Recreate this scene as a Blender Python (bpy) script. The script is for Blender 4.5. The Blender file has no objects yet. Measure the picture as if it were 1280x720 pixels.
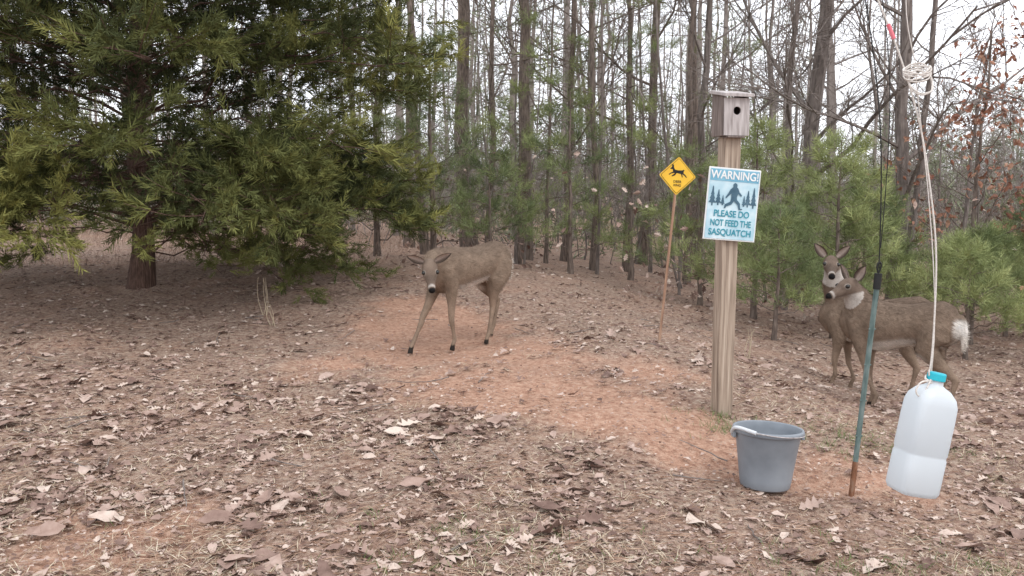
import bpy, math, random
import numpy as np
from mathutils import Vector, Matrix, Euler
rng=np.random.default_rng(7); random.seed(7)
sc=bpy.context.scene
sc.view_settings.view_transform='Standard'; sc.view_settings.look='None'; sc.view_settings.exposure=0
# ---------------------------------------------------------------- materials
def new_mat(name):
    m=bpy.data.materials.new(name); m.use_nodes=True; nt=m.node_tree
    return m,nt,nt.nodes['Principled BSDF']
def ramp(nt,cols,fac):
    r=nt.nodes.new('ShaderNodeValToRGB'); e=r.color_ramp.elements
    while len(e)<len(cols): e.new(0.5)
    for i,c in enumerate(cols):
        e[i].position=i/(len(cols)-1); e[i].color=(*c,1)
    nt.links.new(fac,r.inputs[0]); return r
def noise(nt,scale,detail=4,vec=None,rough=.55):
    n=nt.nodes.new('ShaderNodeTexNoise'); n.inputs['Scale'].default_value=scale; n.inputs['Detail'].default_value=detail
    n.inputs['Roughness'].default_value=rough
    if vec is not None: nt.links.new(vec,n.inputs['Vector'])
    return n
def coords(nt,scale=(1,1,1),kind='Object'):
    t=nt.nodes.new('ShaderNodeTexCoord'); mp=nt.nodes.new('ShaderNodeMapping'); mp.inputs['Scale'].default_value=scale
    nt.links.new(t.outputs[kind],mp.inputs['Vector']); return mp.outputs[0]
def bump(nt,b,h,st,dist=.01):
    n=nt.nodes.new('ShaderNodeBump'); n.inputs['Strength'].default_value=st; n.inputs['Distance'].default_value=dist
    nt.links.new(h,n.inputs['Height']); nt.links.new(n.outputs[0],b.inputs['Normal'])
def mat_rnd(name,cols,rough=.8,trans=0,spec=.25,nscale=0):
    m,nt,b=new_mat(name)
    a=nt.nodes.new('ShaderNodeAttribute'); a.attribute_name='rnd'
    f=a.outputs['Fac']
    if nscale:
        n=noise(nt,nscale,2,coords(nt)); mx=nt.nodes.new('ShaderNodeMath'); mx.operation='MULTIPLY_ADD'
        mx.inputs[1].default_value=.5; nt.links.new(n.outputs[0],mx.inputs[0])
        sub=nt.nodes.new('ShaderNodeMath'); sub.operation='SUBTRACT'; nt.links.new(f,sub.inputs[0]); sub.inputs[1].default_value=.25
        nt.links.new(sub.outputs[0],mx.inputs[2]); f=mx.outputs[0]
    r=ramp(nt,cols,f); nt.links.new(r.outputs[0],b.inputs['Base Color'])
    b.inputs['Roughness'].default_value=rough; b.inputs['Specular IOR Level'].default_value=spec
    return m
def mat_noise(name,cols,scale=(1,1,1),ns=10,rough=.8,bs=.3,bd=.01,spec=.3,metal=0,detail=4):
    m,nt,b=new_mat(name); v=coords(nt,scale); n=noise(nt,ns,detail,v)
    mr=nt.nodes.new('ShaderNodeMapRange'); mr.inputs[1].default_value=.28; mr.inputs[2].default_value=.72
    nt.links.new(n.outputs[0],mr.inputs[0])
    r=ramp(nt,cols,mr.outputs[0]); nt.links.new(r.outputs[0],b.inputs['Base Color'])
    b.inputs['Roughness'].default_value=rough; b.inputs['Specular IOR Level'].default_value=spec; b.inputs['Metallic'].default_value=metal
    if bs: bump(nt,b,n.outputs[0],bs,bd)
    return m
# ---------------------------------------------------------------- mesh builder
class MB:
    def __init__(s): s.v=[];s.f=[];s.m=[];s.r=[];s.n=0
    def add(s,V,F,mi=0,r=None):
        V=np.asarray(V,float).reshape(-1,3); F=np.asarray(F,int)
        s.v.append(V); s.f.append(F+s.n); s.m.append(np.full(len(F),mi)); 
        s.r.append(np.full(len(V),.5) if r is None else np.broadcast_to(np.asarray(r,float),(len(V),)).copy()); s.n+=len(V)
    def scatter(s,T,P,R,S,mi=0,r=None):
        TV,TF=T; P=np.asarray(P); N=len(P)
        if N==0: return
        V=np.einsum('nij,kj->nki',R,TV)*np.asarray(S).reshape(-1,1,1)+P[:,None,:]
        F=(TF[None]+(np.arange(N)*len(TV))[:,None,None]).reshape(-1,TF.shape[1])
        rr=rng.random(N) if r is None else r
        s.add(V.reshape(-1,3),F,mi,np.repeat(rr,len(TV)))
    def tube(s,pts,rad,k=5,mi=0,r=None,cap=False):
        P=np.asarray(pts,float); n=len(P); rad=np.broadcast_to(np.asarray(rad,float),(n,))
        T=np.gradient(P,axis=0); T/=np.linalg.norm(T,axis=1)[:,None]+1e-9
        m=T.mean(0); ref=np.array([0,0,1.]) if abs(m[2])<.8*np.linalg.norm(m) else np.array([1.,0,0])
        A=np.cross(T,ref); A/=np.linalg.norm(A,axis=1)[:,None]+1e-9; B=np.cross(T,A)
        th=np.arange(k)*2*math.pi/k
        V=P[:,None]+rad[:,None,None]*(A[:,None]*np.cos(th)[None,:,None]+B[:,None]*np.sin(th)[None,:,None])
        i=np.arange(n-1)[:,None]*k; j=np.arange(k)[None]; j2=(j+1)%k
        F=np.stack([i+j,i+j2,i+k+j2,i+k+j],-1).reshape(-1,4)
        s.add(V.reshape(-1,3),F,mi,r)
    def build(s,name,mats,smooth=False):
        me=bpy.data.meshes.new(name)
        V=np.concatenate(s.v); me.vertices.add(len(V)); me.vertices.foreach_set('co',V.ravel())
        idx=np.concatenate([f.ravel() for f in s.f]); tot=np.concatenate([np.full(len(f),f.shape[1]) for f in s.f if len(f)])
        me.loops.add(len(idx)); me.loops.foreach_set('vertex_index',idx.astype(np.int32))
        st=np.concatenate([[0],np.cumsum(tot)[:-1]]); me.polygons.add(len(tot)); me.polygons.foreach_set('loop_start',st.astype(np.int32))
        me.polygons.foreach_set('material_index',np.concatenate(s.m).astype(np.int32))
        me.update(calc_edges=True)
        a=me.attributes.new('rnd','FLOAT','POINT'); a.data.foreach_set('value',np.concatenate(s.r).astype(np.float32))
        me.polygons.foreach_set('use_smooth',np.full(len(me.polygons),smooth))
        for m in mats: me.materials.append(m)
        o=bpy.data.objects.new(name,me); sc.collection.objects.link(o); return o
def nrm(a): return a/(np.linalg.norm(a,axis=-1,keepdims=True)+1e-9)
def frames(D,spin=None):
    """matrices whose +X column is D"""
    D=nrm(np.asarray(D,float)); N=len(D)
    ref=np.where(np.abs(D[:,2:3])>.9,np.array([[1.,0,0]]),np.array([[0,0,1.]]))
    B=nrm(np.cross(ref,D)); C=np.cross(D,B)
    if spin is None: spin=rng.random(N)*6.283
    c=np.cos(spin)[:,None]; s_=np.sin(spin)[:,None]
    return np.stack([D,B*c+C*s_,-B*s_+C*c],-1)
# ---------------------------------------------------------------- terrain
CP=np.array([(0,0,0),(0,2.8,0),(-3,3,.02),(3.2,3,-.12),(1.12,4.66,.08),(1.11,3.8,-.043),(1.466,3.74,-.072),(1.10,6.53,.16),(-.31,6.6,.11),
(2.5,5.5,-.132),(2.35,6.3,-.165),(-3.73,8.86,.32),(-8,9,.35),(5,7,-.28),(0,10,.32),(4,11,-.2),(-5,20,.45),(0,25,.4),(8,20,-.1),(-20,20,.6),(20,20,-.1),(-10,-5,0),(10,-5,0),(0,45,.4),(-30,-20,0),(30,-20,0)],float)
def U(r2): return np.where(r2>1e-9,r2*np.log(r2+1e-12)*.5,0)
n=len(CP); K=U(((CP[:,None,:2]-CP[None,:,:2])**2).sum(-1))+np.eye(n)*.02
Pm=np.c_[np.ones(n),CP[:,:2]]; A=np.block([[K,Pm],[Pm.T,np.zeros((3,3))]]); W=np.linalg.solve(A,np.r_[CP[:,2],0,0,0])
tab=rng.random((256,256))
def vn(x,y,s,ox=0):
    x=np.asarray(x,float)/s+ox+500; y=np.asarray(y,float)/s+ox*1.7+500
    xi=np.floor(x).astype(int); yi=np.floor(y).astype(int); fx=x-xi; fy=y-yi; fx=fx*fx*(3-2*fx); fy=fy*fy*(3-2*fy)
    g=lambda a,b: tab[a%256,b%256]
    return (g(xi,yi)*(1-fx)+g(xi+1,yi)*fx)*(1-fy)+(g(xi,yi+1)*(1-fx)+g(xi+1,yi+1)*fx)*fy
def sm(a,b,x): t=np.clip((x-a)/(b-a),0,1); return t*t*(3-2*t)
def gh(x,y):
    x=np.asarray(x,float); y=np.asarray(y,float); sh=x.shape; x=x.ravel(); y=y.ravel()
    out=np.full(len(x),.2); k=(np.hypot(x,y-8)<45); xx=x[k]; yy=y[k]
    r2=(xx[:,None]-CP[None,:,0])**2+(yy[:,None]-CP[None,:,1])**2
    z=U(r2)@W[:n]+W[n]+W[n+1]*xx+W[n+2]*yy
    w=sm(24,42,np.hypot(xx,yy-8)); out[k]=z*(1-w)+.2*w
    near=1-sm(12,30,np.hypot(x,y-5))
    out+=near*((vn(x,y,.55)-.5)*.05+(vn(x,y,.19,3)-.5)*.03+(vn(x,y,.08,9)-.5)*.014)+(1-near)*(vn(x,y,4)-.5)*.5
    out+=sm(24,95,y)*2.6
    return out.reshape(sh)
def G(x,y): return float(gh(np.array([x]),np.array([y]))[0])
PATH=[(-.9,8.2,.35),(-.6,7.0,.5),(-.4,6.2,.62),(-.05,5.4,.56),(.4,4.7,.40),(.9,4.2,.26),(1.6,3.85,.22),(-1.5,3.1,.35),(-1.2,5.8,.4),(.9,5.5,.35)]
def clay(x,y):
    x=np.asarray(x,float);y=np.asarray(y,float); c=np.zeros_like(x)
    for i in range(6):
        a=np.array(PATH[i]);b=np.array(PATH[i+1]); d=b-a; L=d[0]**2+d[1]**2
        t=np.clip(((x-a[0])*d[0]+(y-a[1])*d[1])/L,0,1)
        dist=np.hypot(x-a[0]-t*d[0],y-a[1]-t*d[1]); w=a[2]+(b[2]-a[2])*t; c=np.maximum(c,1-sm(.15,1.9,dist/w))
    for p in PATH[7:]: c=np.maximum(c,.7*(1-sm(.2,1.6,np.hypot(x-p[0],(y-p[1]))/p[2])))
    return np.clip(c*1.15+((vn(x,y,.5,2)-.5)*.8+(vn(x,y,.15,5)-.5)*.7+(vn(x,y,.06,8)-.5)*.35)*sm(0,.2,c),0,1)
u=np.linspace(-1,1,460); xs=np.sign(u)*(np.abs(u)*7.5+ (np.maximum(np.abs(u)-.55,0)/.45)**3.2*260)
v=np.linspace(0,1,520); ys=-3+v*16+(np.maximum(v-.72,0)/.28)**3.2*330; ys=np.r_[[-200,-80,-30,-12,-6],ys]
X,Y=np.meshgrid(xs,ys); Z=gh(X,Y)-0.012*clay(X,Y)
mb=MB(); nx=len(xs); ny=len(ys); i=np.arange(ny-1)[:,None]*nx; j=np.arange(nx-1)[None]
F=np.stack([i+j,i+j+1,i+nx+j+1,i+nx+j],-1).reshape(-1,4)
mb.add(np.stack([X,Y,Z],-1).reshape(-1,3),F,0,clay(X,Y).ravel())
m,nt,b=new_mat('ground_mat'); v_=coords(nt)
n1=noise(nt,1.3,4,v_,.65); n2=noise(nt,30,4,v_,.75); n3=noise(nt,110,2,v_,.7)
lit=ramp(nt,[(.15,.095,.072),(.27,.18,.14),(.38,.285,.225),(.50,.40,.32)],n2.outputs[0])
cl=ramp(nt,[(.27,.145,.10),(.42,.245,.172),(.50,.315,.23),(.57,.41,.31)],n2.outputs[0])
for r in (lit,cl):
    for e,p in zip(r.color_ramp.elements,(.3,.45,.56,.72)): e.position=p
at=nt.nodes.new('ShaderNodeAttribute'); at.attribute_name='rnd'
mx=nt.nodes.new('ShaderNodeMix'); mx.data_type='RGBA'; 
ad=nt.nodes.new('ShaderNodeMath'); ad.operation='ADD'; nt.links.new(at.outputs['Fac'],ad.inputs[0])
mr=nt.nodes.new('ShaderNodeMapRange'); mr.inputs[1].default_value=.45; mr.inputs[2].default_value=.75; mr.inputs[3].default_value=0; mr.inputs[4].default_value=.5
nt.links.new(n1.outputs[0],mr.inputs[0]); nt.links.new(mr.outputs[0],ad.inputs[1]); ad.use_clamp=True
nt.links.new(ad.outputs[0],mx.inputs[0]); nt.links.new(lit.outputs[0],mx.inputs[6]); nt.links.new(cl.outputs[0],mx.inputs[7])
nt.links.new(mx.outputs[2],b.inputs['Base Color']); b.inputs['Roughness'].default_value=.95; b.inputs['Specular IOR Level'].default_value=.1
mm=nt.nodes.new('ShaderNodeMath'); mm.operation='ADD'; nt.links.new(n2.outputs[0],mm.inputs[0]); nt.links.new(n3.outputs[0],mm.inputs[1])
bump(nt,b,mm.outputs[0],.8,.02)
mb.build('ground',[m],True)
# ---------------------------------------------------------------- templates
def leaf_template(seed,lobed=True,w=.36):
    r=np.random.default_rng(seed); n_=9 if lobed else 6; t=np.linspace(0,1,n_)
    base=np.sin(np.pi*np.clip(t,0,1)**.8)*w
    if lobed: base=base*np.where(np.arange(n_)%2==0,.42,1.15)*(.85+.3*r.random(n_))
    base[0]=.015; base[-1]=.02
    c1=r.uniform(-.5,.5); c2=r.uniform(.1,1.0); tw=r.uniform(-.5,.5)
    V=[]
    for k in range(n_):
        x=t[k]-.5; z0=c1*(x*x)+r.normal()*.01
        for sgn in (-1,0,1):
            y=sgn*base[k]; z=z0+c2*abs(y)*.6+tw*x*y+ (r.normal()*.03 if sgn else 0)
            V.append((x+ (abs(y)*.25 if lobed else 0),y,z))
    F=[]
    for k in range(n_-1):
        for s_ in (0,1): F.append((3*k+s_,3*k+s_+1,3*k+3+s_+1,3*k+3+s_))
    return np.array(V),np.array(F)
leafT=[leaf_template(s,True,.34) for s in range(5)]+[leaf_template(20+s,False,.26) for s in range(5)]
def strip(V,F,p,d,side,L,w,bend=0):
    k=len(V); p=np.array(p);d=np.array(d);side=np.array(side)
    V+= [p-side*w,p+side*w,p+d*L]; F.append((k,k+1,k+2))
def spray_template(seed,nseg=9,per=5,nl=.28,w=.012,ang=.7):
    r=np.random.default_rng(seed); V=[];F=[]
    for k in range(nseg):
        t=(k+.3)/nseg
        for q in range(per):
            a=r.random()*6.283; ph=ang*(.7+.6*r.random())
            d=np.array([math.cos(ph),math.sin(ph)*math.cos(a),math.sin(ph)*math.sin(a)])
            s_=nrm(np.cross(d,r.normal(size=3))); strip(V,F,(t*.8,0,0),d,s_,nl*(1.1-.6*t)*(.7+.6*r.random()),w)
    return np.array(V),np.array(F)
sprayT=[spray_template(s,7,4,.42,.022,.6) for s in range(4)]
tuftT=[spray_template(50+s,5,6,.62,.012,.75) for s in range(3)]
tuftF=[spray_template(70+s,3,5,.7,.020,.75) for s in range(3)]
def twig_template(seed,nn=(5,3),ks=(4,2,2),rad=.010):
    r=np.random.default_rng(seed); m_=MB()
    def br(p,d,L,rad,lv):
        k=ks[lv]; pts=[p]; 
        for _ in range(k):
            d=nrm(d+r.normal(size=3)*.16); pts.append(pts[-1]+d*L/k)
        m_.tube(pts,np.linspace(rad,rad*.45,k+1),3)
        if lv<2:
            for q in range(nn[lv]):
                t=r.uniform(.2,.95); idx=min(int(t*k),k-1); pp=pts[idx]+(pts[idx+1]-pts[idx])*(t*k-idx)
                s_=nrm(r.normal(size=3)); dd=nrm(d*.9+ (s_-d*(s_@d))*.8+np.array([0,0,.1])); br(pp,dd,L*r.uniform(.35,.6),rad*.55,lv+1)
    br(np.zeros(3),np.array([1.,0,0]),1.,rad,0)
    return np.concatenate(m_.v),np.concatenate(m_.f)
twigT=[twig_template(s) for s in range(4)]
twigF=[twig_template(30+s,(4,2),(3,1,1),.008) for s in range(4)]
def scat(mb,TS,P,R,S,mi=0,r=None):
    P=np.asarray(P); S=np.broadcast_to(np.asarray(S,float),(len(P),)); pick=rng.integers(0,len(TS),len(P))
    for k,T in enumerate(TS):
        q=pick==k; mb.scatter(T,P[q],R[q],S[q],mi,None if r is None else r[q])
# ---------------------------------------------------------------- materials for vegetation
M_leaf=mat_rnd('dead_leaf',[(.13,.078,.062),(.22,.142,.115),(.32,.22,.18),(.43,.32,.27),(.57,.47,.40)],.7,0,.3,nscale=30)
M_straw=mat_rnd('dry_grass_mat',[(.30,.21,.14),(.42,.33,.23),(.53,.45,.33),(.61,.54,.42)],.8)
M_field=mat_rnd('field_grass_mat',[(.26,.17,.125),(.36,.25,.19),(.46,.35,.265)],.8)
M_needle=mat_rnd('pine_straw_mat',[(.22,.12,.08),(.36,.23,.16),(.48,.34,.25)],.8)
M_weed=mat_rnd('weed_mat',[(.10,.15,.05),(.18,.24,.09)],.7)
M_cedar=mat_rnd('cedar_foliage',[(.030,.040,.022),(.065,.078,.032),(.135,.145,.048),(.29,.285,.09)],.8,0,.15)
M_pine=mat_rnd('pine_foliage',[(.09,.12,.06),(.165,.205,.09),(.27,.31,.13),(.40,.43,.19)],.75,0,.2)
M_pined=mat_rnd('far_pine_foliage',[(.14,.16,.10),(.20,.22,.14),(.28,.30,.19)],.8)  # distance haze put into the colour: flatter and greyer than the near pine
M_bark=mat_noise('bark_mat',[(.07,.054,.046),(.16,.125,.105),(.27,.215,.18)],(6,6,1.2),7,.9,.8,.02)
M_barkg=mat_noise('grey_bark_mat',[(.09,.075,.067),(.18,.15,.135),(.29,.25,.225)],(5,5,1),6,.9,.6,.015)
M_barkf=mat_noise('far_bark_mat',[(.17,.145,.13),(.25,.215,.195),(.33,.29,.265)],(1,1,.3),4,.9,0)  # paler and greyer than near bark, haze painted into the tone
M_cedbark=mat_noise('cedar_bark_mat',[(.05,.03,.024),(.11,.066,.05),(.19,.12,.095)],(14,14,1.5),6,.9,.9,.02)
M_rust=mat_rnd('rust_leaf_mat',[(.22,.09,.06),(.34,.16,.105),(.44,.26,.18)],.7)
# ---------------------------------------------------------------- ground cover
def pts_cone(N,y0,y1,p=1.6,wid=.78):
    t=rng.random(N); y=(y0**(1-p)+t*(y1**(1-p)-y0**(1-p)))**(1/(1-p)); x=(rng.random(N)*2-1)*(wid*y+.6); return x,y
def leaves(N,s0,s1,y1,dm,pw=1.35):
    x,y=pts_cone(N,1.6,y1,pw)
    den=(.16+1.6*sm(.3,.8,vn(x,y,.8,4))*sm(.2,.8,vn(x,y,.3,7))+.5*sm(6,9,y)+.4*sm(1.9,2.8,x)*sm(4.3,5.5,y)+.3*sm(-1,-2.5,x))*dm
    k=rng.random(len(x))<den*(1-.9*np.minimum(clay(x,y)*1.4,1)); x=x[k];y=y[k]; N=len(x)
    yaw=rng.random(N)*6.283; D=np.c_[np.cos(yaw),np.sin(yaw),rng.normal(size=N)*.16]
    R=frames(D,rng.normal(size=N)*.26+np.where(rng.random(N)<.4,math.pi,0)); S=rng.uniform(s0,s1,N)
    P=np.c_[x,y,gh(x,y)+.004+.09*S]; return P,R,S
mb=MB()
P,R,S=leaves(36000,.025,.07,22,1.0); scat(mb,leafT,P,R,S)
P,R,S=leaves(2300,.08,.14,7,.5); scat(mb,leafT,P,R,S)
mb.build('leaf_litter',[M_leaf])
mb=MB(); x,y=pts_cone(65000,1.6,10,1.7); k=rng.random(len(x))<(1-.55*clay(x,y)); x=x[k];y=y[k];N=len(x)
bit=(np.array([(-.5,-.2,0),(.1,-.35,.1),(.5,.1,0),(-.1,.4,.12)]),np.array([(0,1,2,3)]))
mb.scatter(bit,np.c_[x,y,gh(x,y)+.004],frames(np.c_[rng.normal(size=(N,2)),rng.normal(size=N)*.2],rng.normal(size=N)*.3),rng.uniform(.008,.026,N))
mb.build('leaf_crumbs',[M_leaf])
mb=MB(); bl=np.array([(0,-.03,0),(0,.03,0),(.55,.02,.10),(.55,-.02,.10),(1,0,.08)]); bl=(bl,np.array([(0,1,2),(0,2,3),(3,2,4)]))
x,y=pts_cone(135000,1.6,11,1.7); g=vn(x,y,.8,11)*.6+vn(x,y,.25,13)*.4
k=rng.random(len(x))<(.07+.85*sm(.40,.68,g))*(1-np.minimum(clay(x,y)*1.2,1)*.9)*(1-.75*sm(4.2,7.5,y)); x=x[k];y=y[k];N=len(x)
yaw=rng.random(N)*6.283; D=np.c_[np.cos(yaw),np.sin(yaw),np.abs(rng.normal(size=N))*.25]
mb.scatter(bl,np.c_[x,y,gh(x,y)+.002],frames(D,rng.normal(size=N)*.4),rng.uniform(.02,.06,N))
mb.build('dry_grass',[M_straw])
mb=MB(); nd=(np.array([(-.5,-.008,0),(-.5,.008,0),(.5,.006,.02),(0,.012,.04)]),np.array([(0,1,3),(0,3,2)]))
x,y=pts_cone(50000,1.6,12,1.6); k=rng.random(len(x))<(1-.75*clay(x,y)); x=x[k];y=y[k];N=len(x)
yaw=rng.random(N)*6.283; D=np.c_[np.cos(yaw),np.sin(yaw),rng.normal(size=N)*.1]
mb.scatter(nd,np.c_[x,y,gh(x,y)+.006],frames(D,rng.normal(size=N)*.3),rng.uniform(.04,.10,N))
mb.build('pine_straw',[M_needle])
mb=MB(); x=np.r_[rng.uniform(-14,-1.6,12000),rng.uniform(3.5,12,4000)]; y=np.r_[rng.uniform(10.5,20,12000),rng.uniform(8,16,4000)]
k=vn(x,y,1.5,21)>.35; x=x[k];y=y[k];N=len(x); D=np.c_[rng.normal(size=N)*.6,rng.normal(size=N)*.6,np.ones(N)]
bl2=(bl[0]*np.array([1,.35,1]),bl[1]); mb.scatter(bl2,np.c_[x,y,gh(x,y)],frames(D),rng.uniform(.08,.30,N)); mb.build('field_grass',[M_field])
mb=MB(); c=rng.normal(size=(90,2))*np.array([.32,.15])+np.array([1.85,4.4]); c=np.r_[c,rng.normal(size=(40,2))*.09+np.array([1.1,4.50]),rng.normal(size=(14,2))*.2+np.array([-1.9,2.8]),rng.normal(size=(130,2))*np.array([.45,.16])+np.array([1.6,2.95]),rng.normal(size=(60,2))*np.array([.3,.2])+np.array([-.3,2.9])]
c=np.repeat(c,8,0)+rng.normal(size=(len(c)*8,2))*.02; N=len(c); D=np.c_[rng.normal(size=N)*.7,rng.normal(size=N)*.7,np.ones(N)]
mb.scatter(bl,np.c_[c,gh(c[:,0],c[:,1])],frames(D),rng.uniform(.02,.05,N)); mb.build('green_weeds',[M_weed])
mb=MB()
for (sx,sy,L) in [(-2.15,7.6,.35),(-2.0,7.3,.2),(1.7,6.4,.25)]:
    z=G(sx,sy)
    for q in range(4):
        d=np.array([random.uniform(-.1,.35),random.uniform(-.2,.2),1]); pts=[np.array([sx,sy,z-.02])+d*L*t+np.array([.03*math.sin(t*3+q),0,0]) for t in np.linspace(0,1,6)]
        mb.tube(pts,np.linspace(.0035,.001,6),4,0,.5)
mb.build('dry_stalks',[M_straw])
mb=MB()
for q in range(70):
    sx=random.uniform(-4,4); sy=random.uniform(2.3,8); z=G(sx,sy)+.012; a=random.uniform(0,6.28); L=random.uniform(.08,.35)
    pts=[(sx+math.cos(a)*L*t+random.gauss(0,.006),sy+math.sin(a)*L*t+random.gauss(0,.006),G(sx+math.cos(a)*L*t,sy+math.sin(a)*L*t)+.01) for t in np.linspace(0,1,6)]
    mb.tube(pts,np.linspace(.004,.002,6),5)
mb.build('fallen_twigs',[M_barkg])
# ---------------------------------------------------------------- trees
def polyline(p,d,L,k,wob,grav=0):
    pts=[np.array(p,float)]; d=nrm(np.array(d,float))
    for q in range(k):
        d=nrm(d+rng.normal(size=3)*wob+np.array([0,0,grav])); pts.append(pts[-1]+d*L/k)
    return np.array(pts)
def at_t(pts,t):
    k=len(pts)-1; i_=min(int(t*k),k-1); return pts[i_]+(pts[i_+1]-pts[i_])*(t*k-i_), nrm(pts[i_+1]-pts[i_])
def flare(h,r0,H,tt): return r0*(1-.75*tt)+r0*.5*np.exp(-tt*H/.18)
def bare_tree(x,y,r0,H,lean=(0,0),h0=1.0,nl=14,spread=.35,tw=9,mat=None,name='bare_tree',into=None,leaves=0,curve=None,k=7):
    mb=into or MB(); z=G(x,y)-.08; K_=14; tt=np.linspace(0,1,K_+1)
    w=np.cumsum(rng.normal(size=(K_+1,2))*.05*H/12,0); w[0]=0
    P=np.c_[x+lean[0]*tt*H+w[:,0],y+lean[1]*tt*H+w[:,1],z+tt*H]
    mb.tube(P,flare(0,r0,H,tt),k)
    tp=[];td=[];ts=[]
    for i_ in range(nl):
        t=(h0+(H*.92-h0)*((i_+random.random())/nl)**1.3)/H; p,d=at_t(P,t)
        a=random.uniform(0,6.283); L=H*spread*(1-.6*t)*random.uniform(.5,1.15)
        dd=np.array([math.cos(a),math.sin(a),random.uniform(.25,1.1)]); q=polyline(p,dd,L,7,.12,.04)
        rr=r0*(1-.75*t)*random.uniform(.22,.42); mb.tube(q,np.linspace(rr,rr*.3,8),5)
        for s_ in range(4):
            pp,d2=at_t(q,random.uniform(.25,.95)); sd=nrm(d2+nrm(rng.normal(size=3))*.8+np.array([0,0,.15])); L2=L*random.uniform(.25,.5)
            q2=polyline(pp,sd,L2,5,.14,.03); mb.tube(q2,np.linspace(rr*.4,rr*.12,6),4)
            for u_ in range(tw//3):
                p3,d3=at_t(q2,random.uniform(.2,1)); tp.append(p3); td.append(nrm(d3+rng.normal(size=3)*.45)); ts.append(L2*random.uniform(.4,.9))
        for u_ in range(tw//2):
            p3,d3=at_t(q,random.uniform(.15,1)); tp.append(p3); td.append(nrm(d3+rng.normal(size=3)*.5)); ts.append(L*random.uniform(.2,.5))
    if tp: scat(mb,twigT,tp,frames(np.array(td)),np.clip(ts,.2,1.1))
    if leaves and tp:
        tp=np.array(tp);td=np.array(td);ts=np.clip(ts,.2,1.1); idx=rng.integers(0,len(tp),leaves)
        pp=tp[idx]+td[idx]*ts[idx][:,None]*rng.uniform(.3,1,(leaves,1))+rng.normal(size=(leaves,3))*.1
        scat(mb,leafT,pp,frames(rng.normal(size=(leaves,3))+np.array([0,0,-.7])),rng.uniform(.05,.10,leaves),1)
    if into is None: return mb.build(name,[mat or M_bark,M_rust])
def conifer(name,x,y,r0,H,zs,Lf,nl,rise,droop,T,mat,bark,size,nb=9,ns=12,start=.3,upb=.15,lean=0,into=None,az=None,mi=1,trunkk=9,pw=1.15,limbr=.3):
    mb=into or MB(); z=G(x,y)-.08; K_=14; tt=np.linspace(0,1,K_+1)
    w=np.cumsum(rng.normal(size=(K_+1,2))*.02*H/6,0); w[0]=0
    P=np.c_[x+w[:,0]+lean*tt*H,y+w[:,1],z+tt*H]; mb.tube(P,r0*(1-.85*tt)+r0*.45*np.exp(-tt*H/.15),trunkk)
    sp=[];sd=[];ss=[];sr=[]
    for i_ in range(nl):
        h=zs+(H*.97-zs)*((i_+.5*random.random())/nl)**pw; a=i_*2.399+random.uniform(-.4,.4) if az is None else az[i_%len(az)]+random.uniform(-.3,.3)
        L=Lf(h)*random.uniform(.75,1.1); p,_=at_t(P,min(h/H,.999)); k=9; t=np.linspace(0,1,k)
        bend=random.uniform(-.15,.15)
        q=np.c_[p[0]+L*t*np.cos(a+bend*t),p[1]+L*t*np.sin(a+bend*t),p[2]+L*(rise(h)*t-droop(h)*t*t)]
        q[1:]+=rng.normal(size=(k-1,3))*.02*L; q[:,2]=np.maximum(q[:,2],gh(q[:,0],q[:,1])+.12)
        rr=max(.006,r0*limbr*(1-.7*h/H)*random.uniform(.5,1)); mb.tube(q,np.linspace(rr,rr*.2,k),5)
        s0=start(h) if callable(start) else start
        for b_ in range(nb):
            t0=s0+(1-s0)*(b_+random.random())/nb; pp,d=at_t(q,min(t0,.999)); sg=1 if b_%2 else -1
            aa=sg*random.uniform(.5,1.1); dd=np.array([d[0]*math.cos(aa)-d[1]*math.sin(aa),d[0]*math.sin(aa)+d[1]*math.cos(aa),d[2]*.3+random.uniform(-.15,.3)])
            L2=L*(.38*(1-t0)+.14)*random.uniform(.7,1.2)
            q2=polyline(pp,dd,L2,4,.12,upb*.3); mb.tube(q2,np.linspace(rr*.35,.002,5),3)
            for s_ in range(ns):
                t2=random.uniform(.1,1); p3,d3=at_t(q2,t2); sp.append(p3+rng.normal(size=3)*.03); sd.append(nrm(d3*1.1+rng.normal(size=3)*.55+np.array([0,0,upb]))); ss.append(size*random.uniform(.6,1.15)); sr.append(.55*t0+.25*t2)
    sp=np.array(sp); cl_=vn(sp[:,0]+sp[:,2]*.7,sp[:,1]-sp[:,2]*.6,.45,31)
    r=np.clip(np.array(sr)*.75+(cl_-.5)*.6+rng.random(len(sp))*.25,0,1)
    scat(mb,T,sp,frames(np.array(sd)),ss,mi,r)
    if into is None: return mb.build(name,[bark,mat])
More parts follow.
